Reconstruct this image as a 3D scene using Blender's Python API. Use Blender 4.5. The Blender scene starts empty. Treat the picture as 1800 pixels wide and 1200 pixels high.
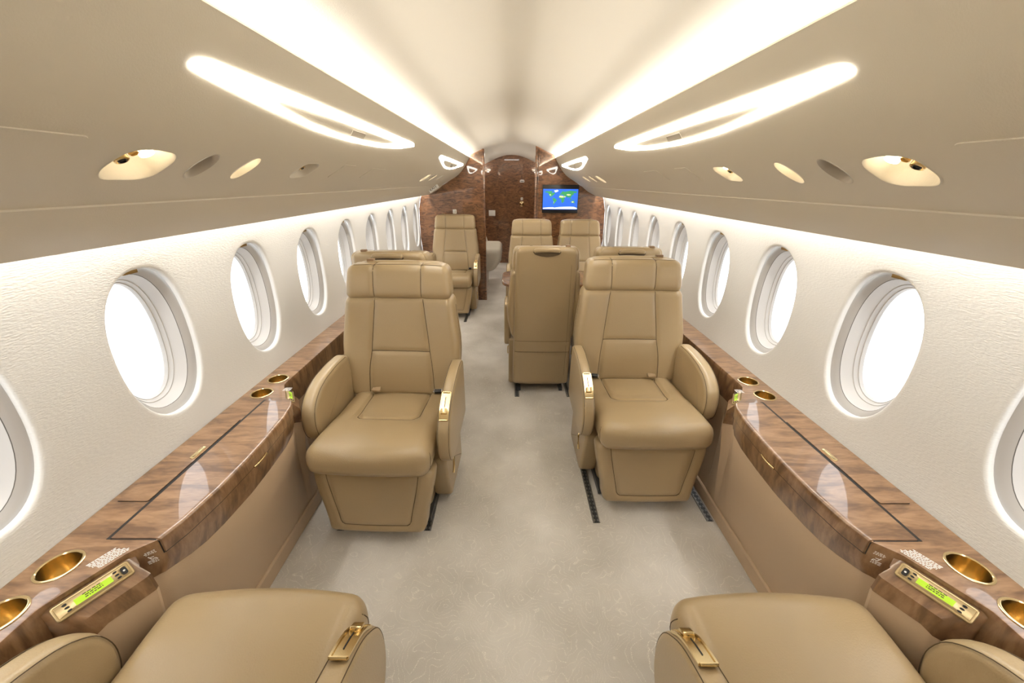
import bpy, bmesh, math, random
from mathutils import Vector, Matrix
from mathutils.geometry import delaunay_2d_cdt
random.seed(7)
S = bpy.context.scene
COL = S.collection
pi = math.pi

# ------------------------------------------------------------------ camera
def make_camera():
    p, ya, ro = math.radians(22.56), math.radians(-.36), math.radians(.45)
    R = Vector((math.cos(ya), math.sin(ya), 0)); f0 = Vector((-math.sin(ya), math.cos(ya), 0)); Z = Vector((0, 0, 1))
    F = f0*math.cos(p) - Z*math.sin(p); U = f0*math.sin(p) + Z*math.cos(p)
    cr = R*math.cos(ro) + U*math.sin(ro); cu = U*math.cos(ro) - R*math.sin(ro)
    cd = bpy.data.cameras.new('camera'); cd.lens = 13.52; cd.sensor_width = 36; cd.clip_start = .02
    c = bpy.data.objects.new('camera', cd); COL.objects.link(c)
    c.matrix_world = Matrix(((cr.x, cu.x, -F.x, -.02), (cr.y, cu.y, -F.y, 0), (cr.z, cu.z, -F.z, 1.45), (0, 0, 0, 1)))
    S.camera = c
make_camera()

# ------------------------------------------------------------------ light and exposure
S.view_settings.view_transform = 'Standard'; S.view_settings.look = 'None'
S.view_settings.gamma = 1; S.view_settings.use_curve_mapping = False
S.view_settings.exposure = 0.19
w = bpy.data.worlds.new('daylight'); S.world = w; w.use_nodes = True
w.node_tree.nodes['Background'].inputs[0].default_value = (.93, .97, 1, 1)
w.node_tree.nodes['Background'].inputs[1].default_value = 2.8
COVE_W, VAL_W, LEAF_E, LAMP_E = 115, 23, 15, 14
WARM = (1, .955, .885)
def area(name, loc, direction, sx, sy, power, color=WARM):
    l = bpy.data.lights.new(name, 'AREA'); l.shape = 'RECTANGLE'; l.size = sx; l.size_y = sy; l.energy = power; l.color = color
    o = bpy.data.objects.new(name, l); COL.objects.link(o); o.location = loc
    d = Vector(direction).normalized(); y = Vector((0, 1, 0)); y = (y - d*y.dot(d)).normalized(); x = y.cross(-d)
    M = Matrix((x, y, -d)).transposed().to_4x4(); M.translation = loc; o.matrix_world = M
    return o
Y0, YB, YD = -2.2, 4.92, 7.49           # rear wall, forward bulkhead, door wall
for sd in (-1, 1):
    area('cove_light', (sd*.575, (Y0+YB)/2, 1.668), (-sd*.62, 0, 1), .03, YB-Y0-.04, COVE_W)
    area('vestibule_side_fill', (sd*.575, (YD+YB)/2+.03, 1.668), (-sd*.62, 0, 1), .03, YD-YB-.1, 6)  # added unseen fill strips that brighten the vestibule ceiling
    area('valance_light', (sd*1.035, (Y0+YB)/2, 1.385), (sd*.12, 0, -1), .03, YB-Y0-.1, VAL_W, (1, .97, .92))
area('vestibule_fill', (.0, 6.3, 1.86), (0, 0, -1), .3, .5, 3)  # added overhead fill for the vestibule, no fitting modelled

# ------------------------------------------------------------------ materials
def mat(name, col, rough=.5, metal=0, coat=0, bump=None, noise=None, spec=None, emit=None, sheen=0):
    m = bpy.data.materials.new(name); m.use_nodes = True; nt = m.node_tree; b = nt.nodes['Principled BSDF']
    b.inputs['Base Color'].default_value = (*col, 1); b.inputs['Roughness'].default_value = rough
    b.inputs['Metallic'].default_value = metal; b.inputs['Coat Weight'].default_value = coat; b.inputs['Coat Roughness'].default_value = .02
    if spec is not None: b.inputs['Specular IOR Level'].default_value = spec
    if sheen: b.inputs['Sheen Weight'].default_value = sheen
    if emit: b.inputs['Emission Color'].default_value = (*emit[0], 1); b.inputs['Emission Strength'].default_value = emit[1]
    tc = nt.nodes.new('ShaderNodeTexCoord')
    if bump:
        sc, st = bump
        n = nt.nodes.new('ShaderNodeTexNoise'); n.inputs['Scale'].default_value = sc; n.inputs['Detail'].default_value = 3
        nt.links.new(tc.outputs['Object'], n.inputs['Vector'])
        bm_ = nt.nodes.new('ShaderNodeBump'); bm_.inputs['Strength'].default_value = st; bm_.inputs['Distance'].default_value = .002
        nt.links.new(n.outputs['Fac'], bm_.inputs['Height']); nt.links.new(bm_.outputs['Normal'], b.inputs['Normal'])
    if noise:
        sc, c2 = noise
        n = nt.nodes.new('ShaderNodeTexNoise'); n.inputs['Scale'].default_value = sc; n.inputs['Detail'].default_value = 4
        nt.links.new(tc.outputs['Object'], n.inputs['Vector'])
        mx = nt.nodes.new('ShaderNodeMix'); mx.data_type = 'RGBA'; mx.inputs[6].default_value = (*col, 1); mx.inputs[7].default_value = (*c2, 1)
        nt.links.new(n.outputs['Fac'], mx.inputs[0]); nt.links.new(mx.outputs[2], b.inputs['Base Color'])
    return m
def wood(name, cols, scale, grain=(1, 1, 1), warp=.3, coat=1.0):
    m = bpy.data.materials.new(name); m.use_nodes = True; nt = m.node_tree; N = nt.nodes.new; L = nt.links.new
    b = nt.nodes['Principled BSDF']; tc = N('ShaderNodeTexCoord'); mp = N('ShaderNodeMapping'); mp.inputs['Scale'].default_value = grain
    L(tc.outputs['Object'], mp.inputs[0])
    n1 = N('ShaderNodeTexNoise'); n1.inputs['Scale'].default_value = scale; n1.inputs['Detail'].default_value = 6; n1.inputs['Distortion'].default_value = warp*4
    L(mp.outputs[0], n1.inputs['Vector'])
    n2 = N('ShaderNodeTexNoise'); n2.inputs['Scale'].default_value = scale*7; n2.inputs['Detail'].default_value = 5; n2.inputs['Distortion'].default_value = warp
    L(mp.outputs[0], n2.inputs['Vector'])
    ad = N('ShaderNodeMath'); ad.operation = 'MULTIPLY_ADD'; ad.inputs[1].default_value = .35
    sb = N('ShaderNodeMath'); sb.operation = 'SUBTRACT'; sb.inputs[1].default_value = .175
    L(n2.outputs['Fac'], ad.inputs[0]); L(n1.outputs['Fac'], ad.inputs[2]); L(ad.outputs[0], sb.inputs[0])
    r = N('ShaderNodeValToRGB'); e = r.color_ramp.elements
    e[0].position = .33; e[0].color = (*cols[0], 1); e[1].position = .68; e[1].color = (*cols[2], 1)
    k = e.new(.5); k.color = (*cols[1], 1)
    L(sb.outputs[0], r.inputs[0]); L(r.outputs[0], b.inputs['Base Color'])
    b.inputs['Roughness'].default_value = .35; b.inputs['Coat Weight'].default_value = coat; b.inputs['Coat Roughness'].default_value = .015
    b.inputs['Coat IOR'].default_value = 1.6
    return m
M = {}
M['leather'] = mat('tan_leather', (.43, .325, .185), .29, bump=(260, .22), noise=(3, (.40, .30, .17)), spec=.7)
M['thread'] = mat('seam_thread', (.10, .068, .035), .7)
M['dado'] = mat('tan_side_leather', (.56, .42, .285), .5, bump=(400, .2))
M['panel'] = mat('cream_panel', (.61, .55, .44), .6, bump=(300, .12))
M['ceiling'] = mat('cream_ceiling', (.82, .77, .665), .6, bump=(300, .1))
M['frame'] = mat('window_liner', (.56, .54, .52), .45)
M['grey'] = mat('window_shade_grey', (.44, .42, .40), .5)
M['brass'] = mat('polished_brass', (.80, .64, .36), .18, 1)
M['shadowline'] = mat('liner_shadow_gap', (.12, .11, .10), .8)
M['brass_in'] = mat('brushed_brass', (.72, .50, .20), .3, 1)
M['bronze'] = mat('bronze_tab', (.42, .29, .12), .3, .8)
M['dark'] = mat('dark_gap', (.012, .009, .007), .6)
M['black'] = mat('black_plastic', (.015, .015, .016), .3)
M['chrome'] = mat('chrome', (.8, .8, .8), .12, 1)
M['track'] = mat('dark_rail', (.10, .11, .12), .4, .6)
M['trackm'] = mat('rail_metal', (.42, .43, .44), .35, .9)
M['white'] = mat('white_plastic', (.85, .83, .78), .4)
M['print'] = mat('white_print', (.85, .83, .80), .5)
M['palelea'] = mat('pale_leather', (.62, .58, .50), .4)
M['wood'] = wood('walnut_gloss', ((.125, .060, .025), (.225, .118, .053), (.32, .185, .095)), 4.5, (1.0, 4.5, 1.2), .35)
M['burl'] = wood('burl_gloss', ((.075, .028, .010), (.185, .078, .029), (.28, .125, .050)), 5, (1.6, 1, 4.5), .5)
M['glow'] = mat('light_lens', (.9, .9, .9), .4, emit=((1, .95, .86), LEAF_E))
M['lamp'] = mat('reading_bulb', (.9, .9, .9), .4, emit=((1, .86, .62), LAMP_E))
M['lcd'] = mat('lcd_green', (.2, .3, .02), .3, emit=((.50, .78, .03), .62))
M['sea'] = mat('map_sea', (.02, .05, .2), .3, emit=((.02, .13, .72), 1.1), noise=(5, (.03, .1, .3)))
M['land'] = mat('map_land', (.05, .2, .05), .3, emit=((.03, .30, .10), 1.0))
M['sand'] = mat('map_sand', (.4, .4, .2), .3, emit=((.62, .66, .38), 1.0))
M['ice'] = mat('map_ice', (.5, .5, .5), .3, emit=((.8, .85, .8), 1.0))

def wall_mat():
    m = mat('white_woven_wall', (.70, .69, .665), .7); nt = m.node_tree; N = nt.nodes.new; L = nt.links.new; b = nt.nodes['Principled BSDF']
    tc = N('ShaderNodeTexCoord'); mp = N('ShaderNodeMapping'); mp.inputs['Scale'].default_value = (60, 90, 330); L(tc.outputs['Object'], mp.inputs[0])
    n = N('ShaderNodeTexNoise'); n.inputs['Scale'].default_value = 1; n.inputs['Detail'].default_value = 2; L(mp.outputs[0], n.inputs['Vector'])
    bp = N('ShaderNodeBump'); bp.inputs['Strength'].default_value = .4; bp.inputs['Distance'].default_value = .0022
    L(n.outputs['Fac'], bp.inputs['Height']); L(bp.outputs[0], b.inputs['Normal']); return m
M['wall'] = wall_mat()
def carpet_mat():
    m = mat('swirl_carpet', (.5, .43, .35), .95, sheen=.3); nt = m.node_tree; N = nt.nodes.new; L = nt.links.new; b = nt.nodes['Principled BSDF']
    tc = N('ShaderNodeTexCoord')
    nz = N('ShaderNodeTexNoise'); nz.inputs['Scale'].default_value = 3.2; nz.inputs['Detail'].default_value = 1.0; L(tc.outputs['Object'], nz.inputs['Vector'])
    mul = N('ShaderNodeMath'); mul.operation = 'MULTIPLY'; mul.inputs[1].default_value = 15; L(nz.outputs['Fac'], mul.inputs[0])
    vor = N('ShaderNodeTexVoronoi'); vor.inputs['Scale'].default_value = 7.5; vor.feature = 'F1'
    nz2 = N('ShaderNodeTexNoise'); nz2.inputs['Scale'].default_value = 8; L(tc.outputs['Object'], nz2.inputs['Vector'])
    va = N('ShaderNodeVectorMath'); va.operation = 'MULTIPLY_ADD'; va.inputs[1].default_value = (.25, .25, 0); L(nz2.outputs['Color'], va.inputs[0]); L(tc.outputs['Object'], va.inputs[2])
    L(va.outputs[0], vor.inputs['Vector'])
    m3 = N('ShaderNodeMath'); m3.operation = 'MULTIPLY_ADD'; m3.inputs[1].default_value = 8.0; L(vor.outputs['Distance'], m3.inputs[0]); L(mul.outputs[0], m3.inputs[2])
    fr = N('ShaderNodeMath'); fr.operation = 'FRACT'; L(m3.outputs[0], fr.inputs[0])
    r = N('ShaderNodeValToRGB'); e = r.color_ramp.elements; e[0].position = .41; e[0].color = (0, 0, 0, 1); e[1].position = .5; e[1].color = (1, 1, 1, 1); k = e.new(.59); k.color = (0, 0, 0, 1)
    L(fr.outputs[0], r.inputs[0])
    sp = N('ShaderNodeTexNoise'); sp.inputs['Scale'].default_value = 330; sp.inputs['Detail'].default_value = 2; L(tc.outputs['Object'], sp.inputs['Vector'])
    r2 = N('ShaderNodeValToRGB'); r2.color_ramp.elements[0].position = .44; r2.color_ramp.elements[1].position = .62; L(sp.outputs['Fac'], r2.inputs[0])
    mm = N('ShaderNodeMath'); mm.operation = 'MULTIPLY'; L(r.outputs[0], mm.inputs[0]); L(r2.outputs[0], mm.inputs[1])
    big = N('ShaderNodeTexNoise'); big.inputs['Scale'].default_value = 2.2; big.inputs['Detail'].default_value = 5; L(tc.outputs['Object'], big.inputs['Vector'])
    r3 = N('ShaderNodeValToRGB'); r3.color_ramp.elements[0].position = .3; r3.color_ramp.elements[0].color = (.56, .53, .485, 1); r3.color_ramp.elements[1].position = .7; r3.color_ramp.elements[1].color = (.90, .875, .84, 1); L(big.outputs['Fac'], r3.inputs[0])
    fine = N('ShaderNodeMix'); fine.data_type = 'RGBA'; fine.blend_type = 'MULTIPLY'; fine.inputs[0].default_value = .45; L(r3.outputs[0], fine.inputs[6]); L(sp.outputs['Color'], fine.inputs[7])
    sp2 = N('ShaderNodeMix'); sp2.data_type = 'RGBA'; L(r2.outputs[0], sp2.inputs[0]); 
    mx = N('ShaderNodeMix'); mx.data_type = 'RGBA'; L(mm.outputs[0], mx.inputs[0]); L(r3.outputs[0], mx.inputs[6]); mx.inputs[7].default_value = (1, .97, .90, 1)
    L(mx.outputs[2], b.inputs['Base Color'])
    bp = N('ShaderNodeBump'); bp.inputs['Strength'].default_value = .5; bp.inputs['Distance'].default_value = .004; L(sp.outputs['Fac'], bp.inputs['Height']); L(bp.outputs[0], b.inputs['Normal'])
    return m
M['carpet'] = carpet_mat()
def glass_mat():
    m = bpy.data.materials.new('window_glass'); m.use_nodes = True; nt = m.node_tree; nt.nodes.clear(); N = nt.nodes.new; L = nt.links.new
    o = N('ShaderNodeOutputMaterial'); mx = N('ShaderNodeMixShader'); t = N('ShaderNodeBsdfTransparent'); g = N('ShaderNodeBsdfGlossy'); f = N('ShaderNodeFresnel')
    g.inputs['Roughness'].default_value = .02; f.inputs[0].default_value = 1.3; L(f.outputs[0], mx.inputs[0]); L(t.outputs[0], mx.inputs[1]); L(g.outputs[0], mx.inputs[2]); L(mx.outputs[0], o.inputs[0]); return m
M['glass'] = glass_mat()

# ------------------------------------------------------------------ helpers
def mk(name, V, F, m, parent=None, smooth=True, angle=50):
    me = bpy.data.meshes.new(name); me.from_pydata([tuple(v) for v in V], [], F); me.materials.append(m)
    bm = bmesh.new(); bm.from_mesh(me); bmesh.ops.remove_doubles(bm, verts=bm.verts, dist=1e-5); bmesh.ops.recalc_face_normals(bm, faces=bm.faces)
    if smooth:
        for f in bm.faces: f.smooth = True
        for e in bm.edges:
            if len(e.link_faces) == 2 and e.calc_face_angle(0) > math.radians(angle): e.smooth = False
    bm.to_mesh(me); bm.free()
    o = bpy.data.objects.new(name, me); COL.objects.link(o)
    if parent: o.parent = parent
    return o
def tag(o, label=None, cat=None, group=None, kind=None):
    if label: o['label'] = label
    if cat: o['category'] = cat
    if group: o['group'] = group
    if kind: o['kind'] = kind
    return o
def empty(name, loc=(0, 0, 0), rz=0):
    o = bpy.data.objects.new(name, None); COL.objects.link(o); o.location = loc; o.rotation_euler.z = rz; o.empty_display_size = .05
    return o
def copy_tree(o, parent=None):
    c = o.copy(); COL.objects.link(c)
    if parent: c.parent = parent
    for ch in list(o.children): copy_tree(ch, c)
    return c
class MB:
    def __init__(s): s.V = []; s.F = []
    def add(s, V, F):
        n = len(s.V); s.V += [tuple(v) for v in V]; s.F += [tuple(i+n for i in f) for f in F]; return s
    def box(s, x0, x1, y0, y1, z0, z1):
        return s.add([(x, y, z) for x in (x0, x1) for y in (y0, y1) for z in (z0, z1)],
                     [(0, 1, 3, 2), (4, 6, 7, 5), (0, 4, 5, 1), (2, 3, 7, 6), (0, 2, 6, 4), (1, 5, 7, 3)])
    def tube(s, pts, r, n=6, cap=True):
        pts = [Vector(p) for p in pts]; rings = []
        for i, p in enumerate(pts):
            d = (pts[min(i+1, len(pts)-1)] - pts[max(i-1, 0)]).normalized()
            a = Vector((0, 0, 1)) if abs(d.z) < .9 else Vector((1, 0, 0)); a = (a - d*a.dot(d)).normalized(); b = d.cross(a)
            rings.append([p + (a*math.cos(2*pi*k/n) + b*math.sin(2*pi*k/n))*r for k in range(n)])
        V = [v for rg in rings for v in rg]; F = [(i*n+k, i*n+(k+1) % n, (i+1)*n+(k+1) % n, (i+1)*n+k) for i in range(len(pts)-1) for k in range(n)]
        if cap: F += [tuple(range(n)), tuple(range((len(pts)-1)*n, len(pts)*n))]
        return s.add(V, F)
    def rings(s, rings, closed=True, cap0=False, cap1=False):
        n = len(rings[0]); V = [v for rg in rings for v in rg]; F = []
        for i in range(len(rings)-1):
            for k in range(n if closed else n-1): F.append((i*n+k, i*n+(k+1) % n, (i+1)*n+(k+1) % n, (i+1)*n+k))
        if cap0: F.append(tuple(range(n)))
        if cap1: F.append(tuple(range((len(rings)-1)*n, len(rings)*n)))
        return s.add(V, F)
    def build(s, name, m, parent=None, smooth=True, angle=50): return mk(name, s.V, s.F, m, parent, smooth, angle)
def bevel_box(name, x0, x1, y0, y1, z0, z1, r, m, parent=None, seg=3):
    o = MB().box(x0, x1, y0, y1, z0, z1).build(name, m, parent, False)
    bm = bmesh.new(); bm.from_mesh(o.data); bmesh.ops.bevel(bm, geom=list(bm.edges), offset=r, segments=seg, profile=.5, affect='EDGES')
    for f in bm.faces: f.smooth = True
    bm.to_mesh(o.data); bm.free(); return o
def interp(tab, x):
    if x <= tab[0][0]: return tab[0][1]
    for (a, b), (c, d) in zip(tab, tab[1:]):
        if x <= c: return b + (d-b)*(x-a)/(c-a)
    return tab[-1][1]
def sinterp(tab, x):            # Catmull-Rom through a table
    n = len(tab)
    if x <= tab[0][0]: return tab[0][1]
    if x >= tab[-1][0]: return tab[-1][1]
    for i in range(n-1):
        if tab[i][0] <= x <= tab[i+1][0]:
            x0, y0 = tab[i]; x1, y1 = tab[i+1]; h = x1-x0
            m0 = (y1 - tab[i-1][1])/(x1 - tab[i-1][0]) if i > 0 else (y1-y0)/h
            m1 = (tab[i+2][1] - y0)/(tab[i+2][0] - x0) if i < n-2 else (y1-y0)/h
            t = (x-x0)/h
            return (2*t**3-3*t**2+1)*y0 + (t**3-2*t**2+t)*h*m0 + (-2*t**3+3*t**2)*y1 + (t**3-t**2)*h*m1
def inside(p, poly):
    c = False; x, y = p; j = len(poly)-1
    for i in range(len(poly)):
        xi, yi = poly[i]; xj, yj = poly[j]
        if (yi > y) != (yj > y) and x < (xj-xi)*(y-yi)/(yj-yi)+xi: c = not c
        j = i
    return c
def cdt(outer, holes, pts=()):
    V = []; E = []
    for lp in [outer]+list(holes):
        n = len(V); V += [Vector(p) for p in lp]; E += [(n+i, n+(i+1) % len(lp)) for i in range(len(lp))]
    hb = [(min(p[0] for p in h)-.006, max(p[0] for p in h)+.006, min(p[1] for p in h)-.006, max(p[1] for p in h)+.006) for h in holes]
    for p in pts:
        if any(a < p[0] < b and c < p[1] < d and True for a, b, c, d in hb): continue
        V.append(Vector(p))
    vs, es, fs, *_ = delaunay_2d_cdt(V, E, [], 0, 1e-6)
    out = []
    for f in fs:
        c = sum((vs[i] for i in f), Vector((0, 0)))/len(f)
        if inside(c, outer) and not any(inside(c, h) for h in holes): out.append(tuple(f))
    return [tuple(v) for v in vs], out
def frange(a, b, n): return [a+(b-a)*i/n for i in range(n+1)]
def sup(a, b, e, n, cx=0, cy=0):
    o = []
    for k in range(n):
        t = 2*pi*k/n; c, s_ = math.cos(t), math.sin(t)
        o.append((cx+a*math.copysign(abs(c)**(2/e), c), cy+b*math.copysign(abs(s_)**(2/e), s_)))
    return o
def rpoly(pts, r, n=5):         # polygon with rounded corners
    out = []; L = len(pts)
    for i in range(L):
        p = Vector(pts[i]); a = Vector(pts[i-1]); b = Vector(pts[(i+1) % L]); rr = r[i] if isinstance(r, (list, tuple)) else r
        u = (a-p); v = (b-p); rr = min(rr, u.length*.49, v.length*.49)
        p0 = p+u.normalized()*rr; p1 = p+v.normalized()*rr
        for k in range(n+1):
            t = k/n; out.append(tuple(p0*(1-t)**2+p*2*t*(1-t)+p1*t*t))
    return out
def inset(poly, d):
    n = len(poly); out = []
    A = sum(poly[i][0]*poly[(i+1) % n][1]-poly[(i+1) % n][0]*poly[i][1] for i in range(n)); s_ = 1 if A > 0 else -1
    for i in range(n):
        a = Vector(poly[i-1]); p = Vector(poly[i]); b = Vector(poly[(i+1) % n]); t = (b-a)
        if t.length < 1e-9: out.append(tuple(p)); continue
        t.normalize(); out.append((p.x - t.y*s_*d, p.y + t.x*s_*d))
    return out

# ------------------------------------------------------------------ setting: floor, ceiling, walls
fb = MB(); 
o = MB().box(-.95, .95, Y0, YD, -.03, 0).build('floor', M['carpet'], None, False)
tag(o, 'beige carpet with fine swirl stitching along the aisle', None, None, 'structure')

CE = [(0, 1.883), (.10, 1.876), (.20, 1.853), (.30, 1.817), (.40, 1.770), (.48, 1.737), (.56, 1.722), (.62, 1.716), (.66, 1.70)]
xs = frange(-.66, .66, 66)
V = []; F = []
ys = frange(Y0, YD, 30)
for y in ys:
    for x in xs: V.append((x, y, sinterp(CE, abs(x))))
for y in ys:
    for x in xs: V.append((x*1.05, y, sinterp(CE, abs(x))+.03))
n = len(xs); m_ = len(ys); o2 = n*m_
for i in range(m_-1):
    for k in range(n-1):
        a = i*n+k; F.append((a, a+1, a+n+1, a+n)); F.append((o2+a, o2+a+1, o2+a+n+1, o2+a+n))
for i in range(m_-1):
    for k in (0, n-1):
        a = i*n+k; F.append((a, a+n, o2+a+n, o2+a))
for i in (0, m_-1):
    for k in range(n-1):
        a = i*n+k; F.append((a, a+1, o2+a+1, o2+a))
o = mk('ceiling', V, F, M['ceiling']); tag(o, 'cream arched ceiling between the two light coves', None, None, 'structure')

WP = [(.60, 1.116), (.70, 1.128), (.80, 1.133), (.97, 1.135), (1.12, 1.128), (1.25, 1.105), (1.36, 1.07), (1.45, 1.03), (1.50, 1.0)]
def wx(z): return sinterp(WP, z)
WINY = [1.133+.515*k for k in range(-5, 8)]
WINY = [y for y in WINY if y > Y0+.2]
WH, WW, WZ = .239, .142, .965
def side_wall(sd, name):
    mb = MB(); NP = 64
    outer = [(y, .60) for y in frange(Y0, YB, 60)] + [(YB, z) for z in frange(.60, 1.50, 18)[1:]] + [(y, 1.50) for y in frange(YB, Y0, 60)[1:]] + [(Y0, z) for z in frange(1.50, .60, 18)[1:-1]]
    holes = [sup(WW+.014, WH+.014, 2.3, NP, y, WZ) for y in WINY]
    pts = [(y, z) for y in frange(Y0, YB, 140)[1:-1] for z in frange(.60, 1.50, 18)[1:-1]]
    pts = [p for p in pts if not any(((p[0]-y)/(WW+.03))**2+((p[1]-WZ)/(WH+.03))**2 < 1.05 for y in WINY)]
    # let grid points reach the corners of the oval's bounding box
    V2, F2 = cdt(outer, holes, [])
    import builtins
    VV = [Vector(p) for lp in [outer]+holes for p in lp]; EE = []; n0 = 0
    for lp in [outer]+holes:
        EE += [(n0+i, n0+(i+1) % len(lp)) for i in range(len(lp))]; n0 += len(lp)
    VV += [Vector(p) for p in pts]
    vs, es, fs, *_ = delaunay_2d_cdt(VV, EE, [], 0, 1e-6); ff = []
    for f in fs:
        c = sum((vs[i] for i in f), Vector((0, 0)))/len(f)
        if not any(((c.x-y)/(WW+.014))**2+((c.y-WZ)/(WH+.014))**2 < 1.12 and inside(c, h) for y, h in zip(WINY, holes)): ff.append(tuple(f))
    mb.add([(sd*wx(v.y), v.x, v.y) for v in vs], ff)
    for y in WINY:
        rg = []
        for off, dx in ((.014, 0), (.0075, .0006), (.004, .002), (.0015, .0045), (0, .009), (.001, .020)):
            rg.append([(sd*(wx(q[1])+dx), q[0], q[1]) for q in sup(WW+off, WH+off, 2.3, NP, y, WZ)])
        mb.rings(rg)
    o = mb.build(name, M['wall'], None, True, 60)
    return o
tag(side_wall(-1, 'wall_left'), 'white woven side wall with oval windows on the left', None, None, 'structure')
tag(side_wall(1, 'wall_right'), 'white woven side wall with oval windows on the right', None, None, 'structure')

# windows
def make_window(sd):
    t = empty('window_1')
    NP = 56; bx = 1.135+.024
    def ring(a, b, x, e=2.3, dy=0): return [(sd*x, p[0]+dy, p[1]) for p in sup(a, b, e, NP, 0, 0)]
    f = MB().rings([ring(WW+.02, WH+.02, bx-.006), ring(WW+.004, WH+.004, bx-.005), ring(WW-.001, WH-.001, bx-.003), ring(WW-.006, WH-.006, bx-.001), ring(WW-.014, WH-.012, bx+.004), ring(WW-.020, WH-.018, bx+.010)]).build('shade_frame', M['grey'], t)
    MB().rings([ring(WW-.0198, WH-.0178, bx+.0101), ring(WW-.0212, WH-.0192, bx+.0115)]).build('frame_gap', M['shadowline'], t)
    g = MB().rings([ring(WW-.0212, WH-.0192, bx+.0113), ring(WW-.025, WH-.022, bx+.020), ring(WW-.037, WH-.034, bx+.043), ring(WW-.040, WH-.037, bx+.0435), ring(WW-.0415, WH-.0385, bx+.047), ring(WW-.046, WH-.043, bx+.054), ring(WW-.049, WH-.046, bx+.0545), ring(WW-.054, WH-.050, bx+.065)]).build('window_frame', M['frame'], t, True, 30)
    p_ = MB().add(ring(WW-.053, WH-.049, bx+.063), [tuple(range(NP))]).build('pane', M['glass'], t, False)
    k = bevel_box('shade_tab', -.012, .012, -.024, .024, -.009, .006, .002, M['bronze'], t); k.location = (sd*(bx-.014), -.01, WH-.004)
    return t
for sd in (-1, 1):
    pr = make_window(sd)
    for i, y in enumerate(WINY):
        t = pr if i == 0 else copy_tree(pr)
        t.location = (0, y, WZ); t.name = 'window_%d' % (i+1+(0 if sd < 0 else len(WINY)))
        tag(t, 'oval cabin window with bronze shade tab in the %s wall' % ('left' if sd < 0 else 'right'), None, 'oval windows in the %s wall' % ('left' if sd < 0 else 'right'), 'structure')

# overhead panel
PP = [(.495, 1.703), (.53, 1.649), (.59, 1.564), (.65, 1.508), (.74, 1.455), (.83, 1.402), (.9, 1.351), (1.0, 1.30)]
TT = [0]
for a, b in zip(PP, PP[1:]): TT.append(TT[-1]+math.hypot(b[0]-a[0], b[1]-a[1]))
TX = [(t, p[0]) for t, p in zip(TT, PP)]; TZ = [(t, p[1]) for t, p in zip(TT, PP)]
TMAX = TT[-1]; TC = TT[5]
def pan(y, t, sd, off=0):       # point on the panel, off = towards the cabin
    e = .004; x = sinterp(TX, t); z = sinterp(TZ, t)
    dx = sinterp(TX, min(t+e, TMAX))-sinterp(TX, max(t-e, 0)); dz = sinterp(TZ, min(t+e, TMAX))-sinterp(TZ, max(t-e, 0)); l = math.hypot(dx, dz)
    nx, nz = dz/l, -dx/l        # points inboard and down
    if t > TC: off += .003
    return Vector((sd*(x+nx*off), y, z+nz*off))
REC = []                        # recesses: kind, y, t
for base in (.0, 2.58):
    REC += [('double', base+.785, .317), ('blank', base+.933, .311), ('lamp', base+1.085, .311), ('vent', base+1.385, .308)]
REC = [r for r in REC if r[1] < 4.0]
REC += [('blank', -.9, .311), ('lamp', -.7, .311)]
def rec_outline(k, y, t, sd, n=36):
    sk = .35
    if k == 'double':
        pts = [(y-.058, t-.040), (y-.015, t-.053), (y+.045, t-.045), (y+.062, t-.02), (y+.058, t+.035), (y+.03, t+.05), (y-.045, t+.05), (y-.064, t+.02)]
        return rpoly(pts, .022, 4)
    if k == 'vent':
        pts = [(y-.050, t-.040), (y+.03, t-.046), (y+.052, t-.03), (y+.048, t+.035), (y-.025, t+.045), (y-.052, t+.03)]
        return rpoly(pts, .02, 4)
    return sup(.026, .048, 2.1, 28, y, t)
def overhead(sd, name):
    mb = MB()
    ys = frange(Y0, YB, 100); ts = frange(0, TMAX, 26)
    outer = [(y, 0) for y in ys]+[(YB, t) for t in ts[1:]]+[(y, TMAX) for y in ys[::-1][1:]]+[(Y0, t) for t in ts[::-1][1:-1]]
    holes = [rec_outline(*r, sd) for r in REC]
    pts = [(y, t) for y in ys[1:-1] for t in ts[1:-1]] + [(y, TC+d) for y in ys[1:-1] for d in (-.0005, .0015)]
    V, F = cdt(outer, holes, pts)
    mb.add([pan(v[0], v[1], sd) for v in V], F)
    # returns: upper gutter and lower valance lip
    g = [[(sd*x, y, z) for y in (Y0, YB)] for x, z in ((.495, 1.703), (.498, 1.709), (.503, 1.706), (.515, 1.675), (.55, 1.655), (.62, 1.65), (.66, 1.70))]
    mb.rings(g, closed=False)
    g = [[(sd*x, y, z) for y in (Y0, YB)] for x, z in ((.9984, 1.2975), (1.004, 1.297), (1.008, 1.302), (1.0, 1.33), (.97, 1.40), (.985, 1.43), (1.03, 1.46))]
    mb.rings(g, closed=False)
    o = mb.build(name, M['panel'], None, True, 25); return o
tag(overhead(-1, 'trim_1'), 'cream overhead service panel along the left side', None, None, 'structure')
tag(overhead(1, 'trim_2'), 'cream overhead service panel along the right side', None, None, 'structure')
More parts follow.
